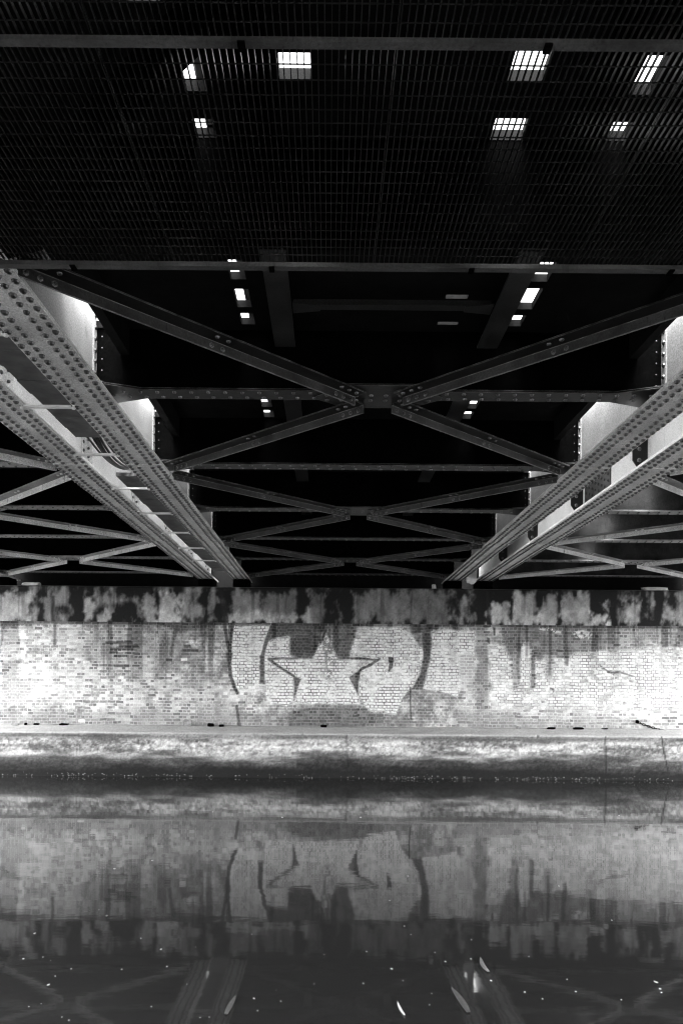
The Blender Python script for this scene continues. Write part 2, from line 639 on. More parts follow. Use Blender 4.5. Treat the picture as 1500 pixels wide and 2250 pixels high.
# right part: whitewash with bare fingers of brick
WW = [(1070, 1420), (1112, 1420), (1120, 1440), (1240, 1450), (1256, 1434), (1500, 1420), (1800, 1410), (1800, 1560), (1300, 1565), (1085, 1556), (1074, 1500)]
mk = soft(poly_dist(u, v, WW), 6)
mk = mk * (1 - 0.7 * sstep(0.56, 0.66, 0.4 * n3 + 0.3 * n2 + 0.3 * n4))
put(0.95 * mk, 0.70 + 0.22 * n4)
wash = np.maximum(wash, 0.8 * mk)
mk = soft(poly_dist(u, v, [(1000, 1540), (1800, 1550), (1800, 1575), (1300, 1582), (1010, 1600)]), 12)
put(0.6 * mk, 0.52)
mk = soft(poly_dist(u, v, [(1000, 1573), (1800, 1580), (1800, 1630), (1000, 1630)]), 7)
put(0.7 * mk, 0.33)
for p, val, e in (([(1098, 1372), (1340, 1378), (1330, 1428), (1260, 1432), (1245, 1445), (1200, 1438), (1115, 1442), (1104, 1405)], 0.17, 5),
                  ([(1330, 1378), (1800, 1385), (1800, 1402), (1420, 1408), (1340, 1420)], 0.33, 10),
                  ([(1118, 1436), (1142, 1430), (1143, 1500), (1128, 1518)], 0.27, 5),
                  ([(1165, 1428), (1175, 1432), (1176, 1510), (1162, 1515)], 0.13, 3),
                  ([(1176, 1424), (1192, 1424), (1192, 1450), (1178, 1452)], 0.15, 3),
                  ([(1195, 1440), (1216, 1440), (1212, 1490), (1198, 1490)], 0.3, 5),
                  ([(1242, 1440), (1250, 1440), (1246, 1462), (1240, 1460)], 0.3, 3),
                  ([(1046, 1370), (1068, 1372), (1074, 1560), (1040, 1575), (1044, 1480)], 0.24, 4),
                  ([(1005, 1440), (1045, 1440), (1045, 1560), (1020, 1570)], 0.45, 8),
                  ([(1000, 1560), (1150, 1570), (1160, 1615), (990, 1615)], 0.26, 8)):
    mk = soft(poly_dist(u, v, p), e)
    put(0.92 * mk, val * (0.75 + 0.5 * n2))
    wash = wash * (1 - mk)
put(0.9 * soft(poly_dist(u, v, [(1082, 1378), (1088, 1378), (1087, 1397), (1083, 1396)]), 1.5), 0.03)
put(0.9 * soft(poly_dist(u, v, [(1068, 1400), (1076, 1402), (1075, 1414), (1070, 1412)]), 1.5), 0.04)
put(0.8 * soft(poly_dist(u, v, [(1146, 1414), (1162, 1414), (1162, 1520), (1146, 1520)]), 5), 0.78)
put(0.8 * soft(poly_dist(u, v, [(1177, 1455), (1194, 1452), (1194, 1530), (1177, 1530)]), 4), 0.78)
for p in ([(1186, 1380), (1206, 1383), (1230, 1390)], [(1262, 1392), (1276, 1388), (1296, 1394)], [(1265, 1398), (1290, 1400)]):
    put(0.85 * soft(3.0 - line_dist(u, v, p), 2) * (n3 > 0.4), 0.85)
put(0.85 * soft(1.8 - line_dist(u, v, [(1317, 1463), (1333, 1474), (1345, 1480), (1360, 1476), (1376, 1482), (1392, 1486)]), 1.2), 0.12)
put(0.85 * soft(1.2 - line_dist(u, v, [(1208, 1512), (1215, 1515), (1215, 1520)]), 1.0), 0.1)
# dark line along the top of the brick, under the beam
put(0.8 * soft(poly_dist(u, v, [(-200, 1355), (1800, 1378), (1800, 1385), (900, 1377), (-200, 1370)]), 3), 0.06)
drip = sstep(0.55, 0.66, fbm(X * 5.5 + 9, Z * 0.35 + 3, 141, 4)) * sstep(-0.2, 1.6, Z - 1.6 + (n2 - 0.5))
tone = tone * (1 - 0.62 * drip * (1 - 0.75 * wash))
tone = tone * (0.78 + 0.44 * n4)
tone = np.clip(tone, 0.02, 0.88)
# mortar: pale on bare brick, dark sunk joints under paint
joint = np.clip(tone * 1.35 + 0.05, 0, 0.7) * (1 - wash) + (0.14 + 0.75 * sstep(0.4, 0.75, 0.5 * n2 + 0.5 * n4)) * wash
joint = np.where(wash > 0.5, np.minimum(joint, tone), joint)
vary = np.clip(vary * (1 - 0.68 * wash), 0.1, 1)
pad = [0.3] * nb
add_attr(o.data, 'tone', np.r_[tone, pad])
add_attr(o.data, 'joint', np.r_[joint, pad])
add_attr(o.data, 'vary', np.r_[vary, pad])

# ---- concrete beam above the bricks, bearing shelf on top
FY = WALL_Y - 0.035
prof = [(FY, 3.478)] + [(FY, z) for z in np.linspace(3.49, 4.28, 40)] + [(FY + 0.01, 4.30), (FY + 0.03, 4.315), (FY + 0.3, 4.318), (18.3, 4.32)]
o, X, Y, Z, nb = grid_mesh('concrete_beam', np.arange(X0, X1, 0.025), prof, M_CONC,
                           [(X0, X1, FY + 0.02, 18.3, 3.492, 4.30)], 0.012, 9, abut)
u, v = to_uv(X, Y, Z)
n1 = fbm(X * 1.3, Z * 1.3, 61, 5)
n2 = fbm(X * 6, Z * 4, 71, 4)
n3 = fbm(X * 20, Z * 14, 81, 3)
nst = fbm(X * 4.5, Z * 0.45, 91, 4)
tone = 0.014 + 0.26 * sstep(0.47, 0.66, 0.35 * nst + 0.4 * n2 + 0.25 * n1) * (0.5 + n2)
for x0, x1, y0, y1, val in ((-300, 66, 1300, 1372, 0.42), (92, 122, 1310, 1366, 0.22), (184, 204, 1312, 1364, 0.42), (186, 198, 1340, 1366, 0.4),
                            (226, 246, 1345, 1364, 0.45), (316, 344, 1304, 1370, 0.36), (350, 396, 1306, 1372, 0.58), (458, 478, 1310, 1366, 0.22),
                            (505, 570, 1304, 1366, 0.24), (572, 655, 1300, 1366, 0.2), (500, 690, 1346, 1368, 0.48), (690, 712, 1310, 1366, 0.13),
                            (772, 815, 1304, 1366, 0.22), (822, 905, 1300, 1366, 0.19), (905, 980, 1302, 1366, 0.17),
                            (1074, 1120, 1322, 1372, 0.6), (1125, 1175, 1302, 1366, 0.38), (1150, 1225, 1352, 1372, 0.55), (1130, 1150, 1302, 1340, 0.5),
                            (1200, 1222, 1304, 1366, 0.3), (1236, 1290, 1312, 1370, 0.4), (1300, 1338, 1345, 1372, 0.62), (1312, 1335, 1318, 1345, 0.48),
                            (1372, 1405, 1325, 1368, 0.42), (1455, 1480, 1325, 1365, 0.3), (1482, 1800, 1305, 1372, 0.4)):
    d = np.minimum(np.minimum(u - x0, x1 - u), np.minimum(v - y0, y1 - v) * 0.9)
    mk = sstep(-7, 7, d + (nst - 0.5) * 26 + (n2 - 0.5) * 22 + (n3 - 0.5) * 8)
    tone = tone * (1 - 0.9 * mk) + val * (0.55 + 0.9 * n2) * (0.7 + 0.6 * n3) * 0.95 * mk
for pts, ww in (([(118, 1312), (116, 1345), (118, 1368)], 3.5), ([(1070, 1300), (1072, 1370)], 3), ([(655, 1300), (656, 1368)], 1.2), ([(484, 1300), (498, 1366)], 6),
                ([(1320, 1330), (1338, 1352), (1330, 1368)], 2)):
    mk = sstep(-2, 2, ww - line_dist(u, v, pts) + (n3 - 0.5) * 5)
    tone = tone * (1 - 0.85 * mk) + 0.02 * mk
dr = sstep(0.62, 0.68, fbm(X * 9, Z * 0.3 + 8, 171, 3)) * sstep(-0.1, 0.5, Z - 3.5 + 0.8 * (n2 - 0.4))
tone = tone * (1 - 0.4 * dr)
tone = np.where(Z > 4.312, 0.1 + 0.1 * n2, tone)
add_attr(o.data, 'tone', np.r_[np.clip(tone, 0.015, 0.8), [0.12] * nb])
# ballast wall closing the gap behind the girder ends
MB().box(X0, X1, 18.32, 18.8, 1.0, 5.2).build('ballast_wall', M_DECK, abut)

# ---- towpath quay
prof = [(16.0, z) for z in np.linspace(-0.9, 0.90, 74)] + [(16.012, 0.935), (16.035, 0.962), (16.07, 0.98)] + [(16.07 + k * 0.115, 0.98 + k * 0.0125) for k in range(1, 9)]
o, X, Y, Z, nb = grid_mesh('towpath', np.arange(X0, X1, 0.03), prof, M_QUAY, [(X0, X1, 16.02, 18.3, -1.5, 0.9)], 0.035, 15)
o['kind'] = 'structure'
u, v = to_uv(X, Y, Z)
n1 = fbm(X * 0.6, Z * 6, 101, 5)
n2 = fbm(X * 2.2, Z * 11 + Y * 6, 111, 4)
n3 = fbm(X * 18, Z * 22 + Y * 15, 121, 3)
vv = v - (u - PU) * math.tan(ROLL)
edge = 1662 + (n1 - 0.5) * 20 + (n2 - 0.5) * 18
lightband = 0.12 + 0.46 * sstep(0.35, 0.7, 0.4 * n1 + 0.35 * n2 + 0.25 * n3)
strk = fbm(X * 0.7 + 5, Z * 16, 161, 4)
tide = 0.005 + 0.10 * sstep(40, -6, vv - edge) * (0.25 + 0.9 * strk) * (0.5 + n3) + 0.008 * n3
mk = sstep(-11, 11, vv - edge + (n3 - 0.5) * 22)
tone = lightband * (1 - mk) + tide * mk
tone = tone * (1 - 0.75 * sstep(0.40, 0.56, n2 * 0.5 + n3 * 0.5) * np.exp(-((vv - 1620) / 6.5) ** 2))
tone = tone * (0.55 + 0.9 * n3)
top = Y > 16.03
tone = np.where(top, 0.34 + 0.22 * n2 + 0.08 * n3, tone)
foot_dark = sstep(0.2, 0.02, WALL_Y - Y) * sstep(0.45, 0.6, n2)  # darker in patches towards the wall foot
tone = tone * (1 - 0.6 * foot_dark)
for pts, ww in (([(762, 1616), (763, 1706)], 1.2), ([(1329, 1616), (1330, 1706)], 1.6), ([(1451, 1613), (1457, 1650), (1469, 1705)], 1.5)):
    mk = sstep(-1, 1, ww - line_dist(u, v, pts)) * (Y < 16.05)
    tone = tone * (1 - 0.9 * mk) + 0.012 * mk
add_attr(o.data, 'tone', np.r_[np.clip(tone, 0.012, 0.75), [0.2] * nb])

# ------------------------------------------------------------------ the three bridge spans
HZ = CZ
ZF = HZ + 2.45                  # underside of the main girders
ZD = HZ + 3.13                  # underside of the deck
YC = [-2.4, -0.24, 1.92, 4.20, 6.48, 8.64, 10.8, 12.96, 15.12, 17.2]
YA, YB = -3.0, 17.95


def girder(parent, x0, x1, inner, rivets=True, web_mat=M_WEB, mat=M_GIRDER, label=None):
    """plate girder: web with flange angles, sub-parts for flange, cover plate and stiffeners"""
    xc = (x0 + x1) / 2
    wb = MB().box(xc - 0.007, xc + 0.007, YA, YB, ZF + 0.03, ZF + 0.80)
    for s in (-1, 1):
        wb.box(xc + s * 0.0075 if s > 0 else xc - 0.1, xc + 0.1 if s > 0 else xc - 0.0075, YA, YB, ZF + 0.0305, ZF + 0.043)
        wb.box(xc + (0.0075 if s > 0 else -0.0195), xc + (0.0195 if s > 0 else -0.0075), YA, YB, ZF + 0.0435, ZF + 0.12)
    wb.box(xc - 0.012, xc + 0.012, YA, YB, ZF + 0.8005, ZF + 0.82)
    g = wb.build('main_girder', web_mat, parent)
    if label:
        g['label'] = label
    fl = MB().box(x0, x1, YA, YB, ZF, ZF + 0.03)
    fl.box(x0 + 0.006, x1 - 0.006, 8.2, 12.6, ZF - 0.014, ZF - 0.0005)
    if rivets:
        wd = x1 - x0
        for r, off in enumerate((0.035, 0.125, wd - 0.125, wd - 0.035)):
            y = 3.6 + (0.054 if r in (1, 2) else 0.0)
            while y < YB:
                zz = ZF - (0.014 if 8.2 < y < 12.6 else 0.0)
                near = y < 10
                fl.rivet((x0 + off + random.uniform(-.003, .003), y + random.uniform(-.004, .004), zz),
                         r=random.uniform(0.024, 0.029), h=random.uniform(0.02, 0.027), k=8 if near else 6)
                y += 0.108
    fl.build('bottom_flange', mat, g)
    for y in YC[3:]:
        for s in inner:
            xa = xc + s * 0.0075
            st = MB()
            st.box(min(xa, xa + s * 0.012), max(xa, xa + s * 0.012), y - 0.09, y + 0.09, ZF + 0.125, ZD + 0.1)
            st.box(min(xa + s * 0.0125, xa + s * 0.10), max(xa + s * 0.0125, xa + s * 0.10), y + 0.006, y + 0.018, ZF + 0.045, ZD + 0.1)
            z = ZF + 0.17
            k = 0
            while z < ZD + 0.1:
                st.rivet((xa + s * 0.0118, y - (0.05 if k % 2 else 0.055), z), (s, 0, 0), 0.022, 0.018)
                st.rivet((xa + s * 0.055, y + 0.0062, z + 0.04), (0, -1, 0), 0.018, 0.015)
                z += 0.1
                k += 1
            st.build('web_stiffener', web_mat, g)
    return g


def cross_girder(parent, xa, xb, y, mat, fl_mat):
    zf = HZ + 2.555
    wb = MB().box(xa, xb, y - 0.006, y + 0.006, zf + 0.02, ZD - 0.003)
    wb.box(xa, xb, y - 0.08, y - 0.0065, zf + 0.0205, zf + 0.03)
    wb.box(xa, xb, y + 0.0065, y + 0.08, zf + 0.0205, zf + 0.03)
    g = wb.build('cross_girder', mat, parent)
    fl = MB()
    # flange plate widening to a gusset at both girders
    pts = [(xa, y - 0.26), (xa + 0.42, y - 0.1), (xb - 0.42, y - 0.1), (xb, y - 0.26), (xb, y + 0.26), (xb - 0.42, y + 0.1), (xa + 0.42, y + 0.1), (xa, y + 0.26)]
    fl.prism(pts, zf, zf + 0.02)
    x = xa + 0.1
    while x < xb - 0.05:
        for s in (-0.055, 0.055):
            fl.rivet((x + (0.03 if s > 0 else 0), y + s, zf), r=0.019, h=0.016, k=6)
        x += 0.15
    fl.build('flange_plate', fl_mat, g)
    return g


ANG = [(0.07, 0.0), (-0.07, 0.0), (-0.07, -0.012), (0.058, -0.012), (0.058, -0.085), (0.07, -0.085)]
ANG2 = [(-0.07, 0.0), (-0.07, -0.085), (-0.058, -0.085), (-0.058, -0.012), (0.07, -0.012), (0.07, 0.0)]


def cross_brace(parent, xa, xb, yc, ya, yb, mat):
    """X of angle bars meeting at a riveted gusset plate"""
    z = HZ + 2.54
    xm = (xa + xb) / 2
    gp = MB()
    gp.prism([(xm - 0.56, yc - 0.02), (xm - 0.3, yc - 0.27), (xm + 0.3, yc - 0.27), (xm + 0.56, yc - 0.02), (xm + 0.56, yc + 0.04), (xm + 0.3, yc + 0.24), (xm - 0.3, yc + 0.24), (xm - 0.56, yc + 0.04)], z - 0.002, z + 0.0135)
    for i in range(8):
        for s in (-0.055, 0.055):
            gp.rivet((xm - 0.46 + i * 0.13, yc + s, z - 0.002), k=7)
    g = gp.build('cross_brace', mat, parent)
    for sx, xe in ((-1, xa), (1, xb)):
        for sy, ye in ((-1, ya), (1, yb)):
            p = Vector((xm + sx * 0.17, yc + sy * 0.09, z - 0.0025))
            e = Vector((xe - sx * 0.03, ye - sy * 0.16, z - 0.0025))
            d = MB()
            # the hanging leg stands on the far side of the flat leg
            if sx > 0:
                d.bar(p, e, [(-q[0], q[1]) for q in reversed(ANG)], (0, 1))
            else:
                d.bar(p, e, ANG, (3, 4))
            dr = (e - p).normalized()
            nrm = Vector((-dr.y, dr.x, 0))
            if nrm.y > 0:
                nrm = -nrm
            L = (e - p).length
            for t_ in (0.06, 0.15, 0.24, L * 0.5 - 0.05, L * 0.5 + 0.05, L - 0.24, L - 0.15, L - 0.06):
                d.rivet(p + dr * t_ + nrm * 0.015 + Vector((0, 0, -0.012)), k=6)
                far = -nrm if True else nrm
                d.rivet(p + dr * t_ + far * 0.058 + Vector((0, 0, -0.05)), nrm, k=6)
            d.build('diagonal_bar', mat, g, second=M_GIRDER if mat is M_BRACE else None)  # second material paints the hanging leg lighter, as if lit
    return g


def deck(parent, xa, xb, holes, y0=YA, y1=18.31, th=0.06):
    """deck sheet with rectangular openings, cut on a grid of boxes"""
    xsn = sorted({xa, xb} | {h[0] for h in holes} | {h[1] for h in holes})
    mb = MB()
    for xa_, xb_ in zip(xsn[:-1], xsn[1:]):
        xm = (xa_ + xb_) / 2
        cuts = sorted((h[2], h[3]) for h in holes if h[0] < xm < h[1])
        y = y0
        for c0, c1 in cuts:
            if c0 > y:
                mb.box(xa_, xb_, y, c0, ZD, ZD + th)
            y = max(y, c1)
        if y < y1:
            mb.box(xa_, xb_, y, y1, ZD, ZD + th)
    return mb.build('deck', M_DECK, parent)


def bearings(parent, xs_):
    for x in xs_:
        MB().box(x - 0.19, x + 0.19, 17.3, 17.75, 4.3195, ZF - 0.0005).build('bearing_block', M_BLACK, parent)
        MB().box(x - 0.19, x + 0.19, -2.9, -2.5, 0.551, ZF - 0.0005).build('pier', M_PLANK, parent)


# ---- middle span
mid = empty('rail_bridge', 'middle riveted steel rail bridge span with dark deck and cross bracing above the graffiti', 'bridge', 'bridge spans side by side')
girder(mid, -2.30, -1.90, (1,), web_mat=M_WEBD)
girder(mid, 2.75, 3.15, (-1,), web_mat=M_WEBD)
xa, xb = -2.08, 2.93
for y in YC:
    cross_girder(mid, xa, xb, y, M_BLACK, M_SOOT if y > 5 else M_BLACK)  # nearest flanges painted black in place of shade
for yc, ya, yb in ((1.92, -0.24, 4.20), (6.48, 4.20, 8.64), (10.8, 8.64, 12.96), (15.12, 12.96, 17.2)):
    cross_brace(mid, -1.9, 2.75, yc, ya, yb, M_SOOT if yc > 3 else M_BLACK)  # near brace painted black, standing in for shade above the grating
holes = []
for y0, y1 in ((3.62, 3.86), (4.05, 4.19)):
    holes.append((-0.785, -0.665, y0, y1))
    holes.append((1.56, 1.68, y0, y1))
holes += [(-0.95, -0.80, 3.22, 3.36), (-0.28, -0.115, 3.62, 3.78), (0.90, 1.085, 3.60, 3.78), (0.90, 1.085, 4.03, 4.19)]
for y0, y1 in ((5.40, 5.66), (5.80, 6.08), (6.18, 6.37), (7.62, 7.88), (8.02, 8.28), (8.38, 8.60), (9.8, 10.0), (10.3, 10.5), (12.2, 12.4)):
    holes.append((-0.785, -0.665, y0, y1))
    holes.append((1.53 - 0.03 * (y0 < 6.2), 1.65 + 0.02 * (y0 < 6), y0 - 0.04 * (5.7 < y0 < 6), y1))
holes += [(0.92, 1.1, 5.86, 5.92), (0.92, 1.1, 6.30, 6.35)]
# open strips along both main girders let daylight fall on the webs
for i in range(3, 8):
    a, c = YC[i] + (0.03 if i > 3 else 1.4), YC[i + 1] - 0.03
    wdt = (0.215, 0.215, 0.08, 0.04, 0.02)[i - 3]
    holes.append((-2.085, -2.085 + wdt, a, c))
    holes.append((2.935 - wdt, 2.935, a, c))
    if i < 5:
        for x0, x1 in ((-2.085 + wdt, -2.005 + wdt), (2.855 - wdt, 2.935 - wdt)):
            MB().box(x0, x1, a + (-0.02 if i > 3 else -0.8), c + 0.02, HZ + 2.9, ZD - 0.001).build('edge_screen', M_DECK, mid)  # added drop edge, shapes the daylight strip seen on the web
deck(mid, -2.085, 2.935, holes)
for x0 in (-0.5, 1.29):
    for ya, yb in zip(YC[2:-1], YC[3:]):
        sb = MB().box(x0, x0 + 0.18, ya + 0.01, yb - 0.01, HZ + 2.98, HZ + 2.996)
        sb.box(x0 + 0.083, x0 + 0.097, ya + 0.01, yb - 0.01, HZ + 2.9965, ZD - 0.002)
        sb.build('stringer', M_STRING if ya > 4 else M_BLACK, mid)  # near lengths blackened in place of shade
for y in (5.82, 7.56, 9.72, 11.9, 14.0):
    sb = MB()
    sb.box(-0.31, 1.28, y - 0.04, y + 0.04, HZ + 3.0, HZ + 3.012)
    sb.box(-0.31, 1.28, y + 0.028, y + 0.04, HZ + 3.0125, HZ + 3.08)
    for s, xx in ((1, -0.31), (-1, 1.28)):
        sb.prism([(xx, y - 0.08), (xx + s * 0.22, y - 0.041), (xx + s * 0.22, y + 0.041), (xx, y + 0.08)][::s], HZ + 2.99, HZ + 2.9995)
    sb.build('deck_strut', M_STRING, mid)
for x0 in (-0.735, 1.36):
    MB().box(x0, x0 + 0.24, 3.0, 17.5, ZD + 0.13, ZD + 0.28).build('rail_timber', M_PLANK, mid)
    for k in range(21):
        MB().box(x0 + 0.02, x0 + 0.22, 3.42 + 0.75 * k, 3.5 + 0.75 * k, ZD + 0.0605, ZD + 0.1295).build('packing_block', M_DECK, mid)
bearings(mid, (-2.1, 2.95))

# ---- left span
left = empty('rail_bridge', 'left riveted steel rail bridge span with paler girder flange and cables beside it', 'bridge', 'bridge spans side by side')
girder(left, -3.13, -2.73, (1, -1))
girder(left, -8.0, -7.6, (1,), False)
for y in YC:
    cross_girder(left, -7.78, -2.95, y, M_BLACK, M_BRACE)
for yc, ya, yb in ((6.48, 4.20, 8.64), (10.8, 8.64, 12.96), (15.12, 12.96, 17.2)):
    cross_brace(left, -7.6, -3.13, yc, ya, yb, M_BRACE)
deck(left, -7.785, -2.945, [(-6.4, -6.25, y, y + 0.25) for y in np.arange(9.0, 15, 0.9)])
MB().box(-2.918, -2.42, 3.0, 17.6, ZD + 0.105, ZD + 0.125).build('shade_strip', M_DECK, left)  # strip added over the slot to cut skylight on the web
MB().box(-9.5, -8.02, YA, 18.0, ZD - 0.4, ZD - 0.25).build('shade_slab', M_DECK, left)  # unseen slab added to cut side light on the wall's left end
bearings(left, (-2.93, -7.8))

# ---- right span
right = empty('rail_bridge', 'right riveted steel rail bridge span with bright web plates and tall end brackets', 'bridge', 'bridge spans side by side')
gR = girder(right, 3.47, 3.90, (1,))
girder(right, 8.7, 9.1, (-1,), False)
xw = 3.685 - 0.0075
for y in (6.3, 8.45, 10.6, 12.9, 15.1):
    br = MB()
    br.prism([(xw - 0.18, ZF + 0.16), (xw - 0.10, ZF + 0.045), (xw - 0.001, ZF + 0.045), (xw - 0.001, ZD + 0.2), (xw - 0.18, ZD + 0.2)], y, y + 0.012, 1)
    br.box(xw - 0.014, xw - 0.001, y + 0.0125, y + 0.09, ZF + 0.125, ZD + 0.2)
    for k in range(3):
        br.rivet((xw - 0.1, y, ZF + 0.16 + 0.13 * k), (0, -1, 0), 0.024, 0.018)
    br.build('web_bracket', M_SOOT, gR)
sp = MB().box(xw - 0.013, xw - 0.0005, 9.55, 10.5, ZF + 0.125, ZD + 0.1)
for i in range(8):
    for k in range(5):
        sp.rivet((xw - 0.013, 9.62 + i * 0.115, ZF + 0.16 + k * 0.09 + (0.045 if i % 2 else 0)), (-1, 0, 0), 0.021, 0.018)
sp.build('splice_plate', M_BAYWEB, gR)
for y in YC:
    cross_girder(right, 3.70, 8.88, y, M_BAYWEB, M_BRACE)
for yc, ya, yb in ((6.48, 4.20, 8.64), (10.8, 8.64, 12.96), (15.12, 12.96, 17.2)):
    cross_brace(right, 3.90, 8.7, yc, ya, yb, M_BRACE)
deck(right, 3.705, 8.885, [(4.3, 4.75, 10.25, 10.7), (4.5, 5.0, 12.4, 12.85), (5.2, 5.5, 14.6, 15.0), (6.6, 6.9, 8.0, 8.5), (6.9, 7.2, 12.4, 12.8)])
MB().box(3.26, 3.673, 3.0, 17.6, ZD + 0.105, ZD + 0.125).build('shade_strip', M_DECK, right)  # strip added beside the web to keep direct skylight off it
MB().prism([(3.22, 4.47), (3.38, 4.44), (3.44, 4.5), (3.46, 4.80), (3.46, ZD + 0.104), (3.3, ZD + 0.104), (3.3, 4.74), (3.2, 4.66)], 17.1, 17.13, 1).build('lit_end_plate', M_PALE, right)  # pale colour stands in for light on the end of the girder gap
MB().box(2.97, 3.255, 13.2, 17.6, ZD + 0.105, ZD + 0.125).build('shade_strip', M_DECK, right)  # strip added to stop skylight falling on the concrete beam
MB().box(9.12, 10.6, YA, 18.0, ZD - 0.4, ZD - 0.25).build('shade_slab', M_DECK, right)  # unseen slab added to cut side light on the wall's right end
bearings(right, (3.685, 8.9))

# ---- things in the slot between the left twin girders
y = 3.4
k = 0
while y < 17:
    if not (7.75 < y < 9.1):
        pl = MB()
        dz = random.uniform(-0.006, 0.006)
        pl.box(-2.72 + random.uniform(-.006, .006), -2.21, y, y + 0.285, HZ + 2.60 + dz, HZ + 2.645 + dz)
        tag(pl.build('walkway_plank', M_PLANK), 'dark timber plank lying in the slot between the left twin girders', 'plank', 'planks in the left girder slot')
    y += 0.292
LB = ['nearest', 'second nearest', 'third nearest', 'fourth nearest', 'fifth nearest', 'sixth nearest', 'seventh nearest', 'farthest']
for i in range(8):
    y = 5.1 + 1.36 * i
    bt = MB().box(-2.76, -2.27, y, y + 0.032, ZF - 0.0275, ZF - 0.0205)
    bt.box(-2.725, -2.305, y, y + 0.006, ZF - 0.0203, ZF - 0.004)
    for xx in (-2.745, -2.285):
        bt.rivet((xx, y + 0.016, ZF - 0.0275), k=6)
    bt.box(-2.752, -2.738, y + 0.01, y + 0.03, ZF - 0.0203, ZF - 0.0005)
    bt.box(-2.292, -2.278, y + 0.01, y + 0.03, ZF - 0.0203, ZF - 0.0005)
    tag(bt.build('batten', M_PALE), 'pale steel batten across the left girder slot, %s of eight' % LB[i], 'batten', 'battens across the left girder slot')
cab = MB()
for i in range(9):
    x0 = -2.66 + 0.045 * i
    pts = []
    for k in range(15):
        t_ = k / 14
        pts.append((x0 + 0.05 * math.sin(t_ * 3.1 + i) * 0.6 + 0.03 * t_, 7.6 + 1.75 * t_, HZ + 2.72 - (0.13 + 0.012 * i) * math.sin(math.pi * t_) + 0.006 * i))
    cab.tube(pts, 0.013 + 0.003 * (i % 3), 7)
tag(cab.build('cable_bundle', M_CABLE, smooth=True), 'bundle of black cables sagging in the slot between the left twin girders', 'cables')
for i in range(2):
    cr = MB().box(-2.74, -2.21, 7.655 + 1.55 * i, 7.695 + 1.55 * i, HZ + 2.69, HZ + 2.70)

# ------------------------------------------------------------------ grating hung under the bridge near the camera
ZG = HZ + 2.30
PW, PL = 1.09, 1.355


def grating_panel():
    gm = MB()
    n = int(PW / 0.0257)
    for i in range(n + 1):
        x = i * PW / n * 0.992 + 0.002
        gm.box(x, x + 0.0034, 0, PL, 0.0, 0.016)
    for k in range(int(PL / 0.0713) + 1):
        y = 0.006 + k * 0.0713
        gm.box(0.0, PW * 0.996, y, y + 0.003, 0.002, 0.0065)
    gm.box(-0.0005, 0.0034, -0.004, -0.0005, 0, 0.024)
    return gm.build('grating_panel', M_GRATE)


g0 = None
ROWS = ((2.635, 'behind the upper pale bar'), (1.25, 'nearest the camera'))
COLS = ('leftmost', 'second from left', 'third from left', 'fourth from left', 'fifth from left', 'rightmost')
for yy, rn in ROWS:
    for c in range(6):
        if g0 is None:
            o = g0 = grating_panel()
        else:
            o = g0.copy()
            COL.objects.link(o)
        o.location = (-3.04 + c * PW, yy, ZG)
        tag(o, '%s dark steel grating panel in the row %s' % (COLS[c], rn), 'grating', 'steel grating panels overhead')
for y, wd, ht, lb in ((3.985, 0.042, 0.024, 'long pale flat bar carrying the far edge of the dark grating'), (2.592, 0.032, 0.018, 'long pale flat bar crossing under the dark grating near the top')):
    rb = MB().box(-3.1, 3.6, y, y + wd, ZG - ht - 0.0005, ZG - 0.0006)
    bar_ = rb.build('support_bar', M_RAIL)
    tag(bar_, lb, 'bar', 'bars carrying the grating')
    for x in (-1.42, -0.33, 0.765, 1.86):
        cl = MB().box(x - 0.014, x + 0.014, y - 0.004, y + wd + 0.004, ZG - ht - 0.009, ZG - ht - 0.001)
        cl.rivet((x, y + wd * 0.5, ZG - ht - 0.009), r=0.012, h=0.012)
        cl.build('clip', M_BLACK, bar_)
    for x in (-2.1, 2.95):
        MB().box(x - 0.02, x + 0.02, y + 0.006, y + 0.03, ZG - 0.0004, ZF - 0.0005).build('hanger', M_BLACK, bar_)

# ------------------------------------------------------------------ opposite bank behind the camera
ob = MB().box(X0, X1, -4.2, -3.2, 0.55, 1.75).build('brick_wall', plain('far_brick', 0.2, 0.35, 3))
tag(ob, 'low plain brick wall behind the viewer', 'wall')

# ------------------------------------------------------------------ small things
# chain on the wall
ch = empty('chain', 'dark iron chain hanging from a ring low on the whitewashed brick', 'chain', loc=tuple(at(1398, 1586, WALL_Y - 0.02)))
links = MB()
cpts = []
for k in range(46):
    uu = 1400 + k * 5.2
    tt = (uu - 1400) / 240.0
    vv_ = 1587 + 100 * (tt - 0.0) * (1 - tt) * 1.0 if tt < 1 else 1587
    cpts.append(at(uu, vv_, WALL_Y - 0.035 - 0.02 * (k % 2)))
for k, (a, c) in enumerate(zip(cpts[:-1], cpts[1:])):
    d = (c - a).normalized()
    mid_ = (a + c) / 2
    side = Vector((0, 1, 0)) if k % 2 else d.cross(Vector((0, 1, 0))).normalized()
    ring = []
    for j in range(11):
        an = 2 * math.pi * j / 10
        ring.append(mid_ + d * (0.042 * math.cos(an)) + side * (0.022 * math.sin(an)))
    links.tube(ring, 0.0085, 5)
base = ch.location.copy()
links.v = [tuple(Vector(p) - base) for p in links.v]
links.build('links', M_BLACK, ch)
rg = MB()
rg.tube([(0.035 * math.cos(2 * math.pi * j / 12), -0.03, 0.035 * math.sin(2 * math.pi * j / 12)) for j in range(13)], 0.011, 6)
rg.box(-0.03, 0.03, -0.012, 0.03, -0.02, 0.04)
rg.build('wall_ring', M_BLACK, ch)

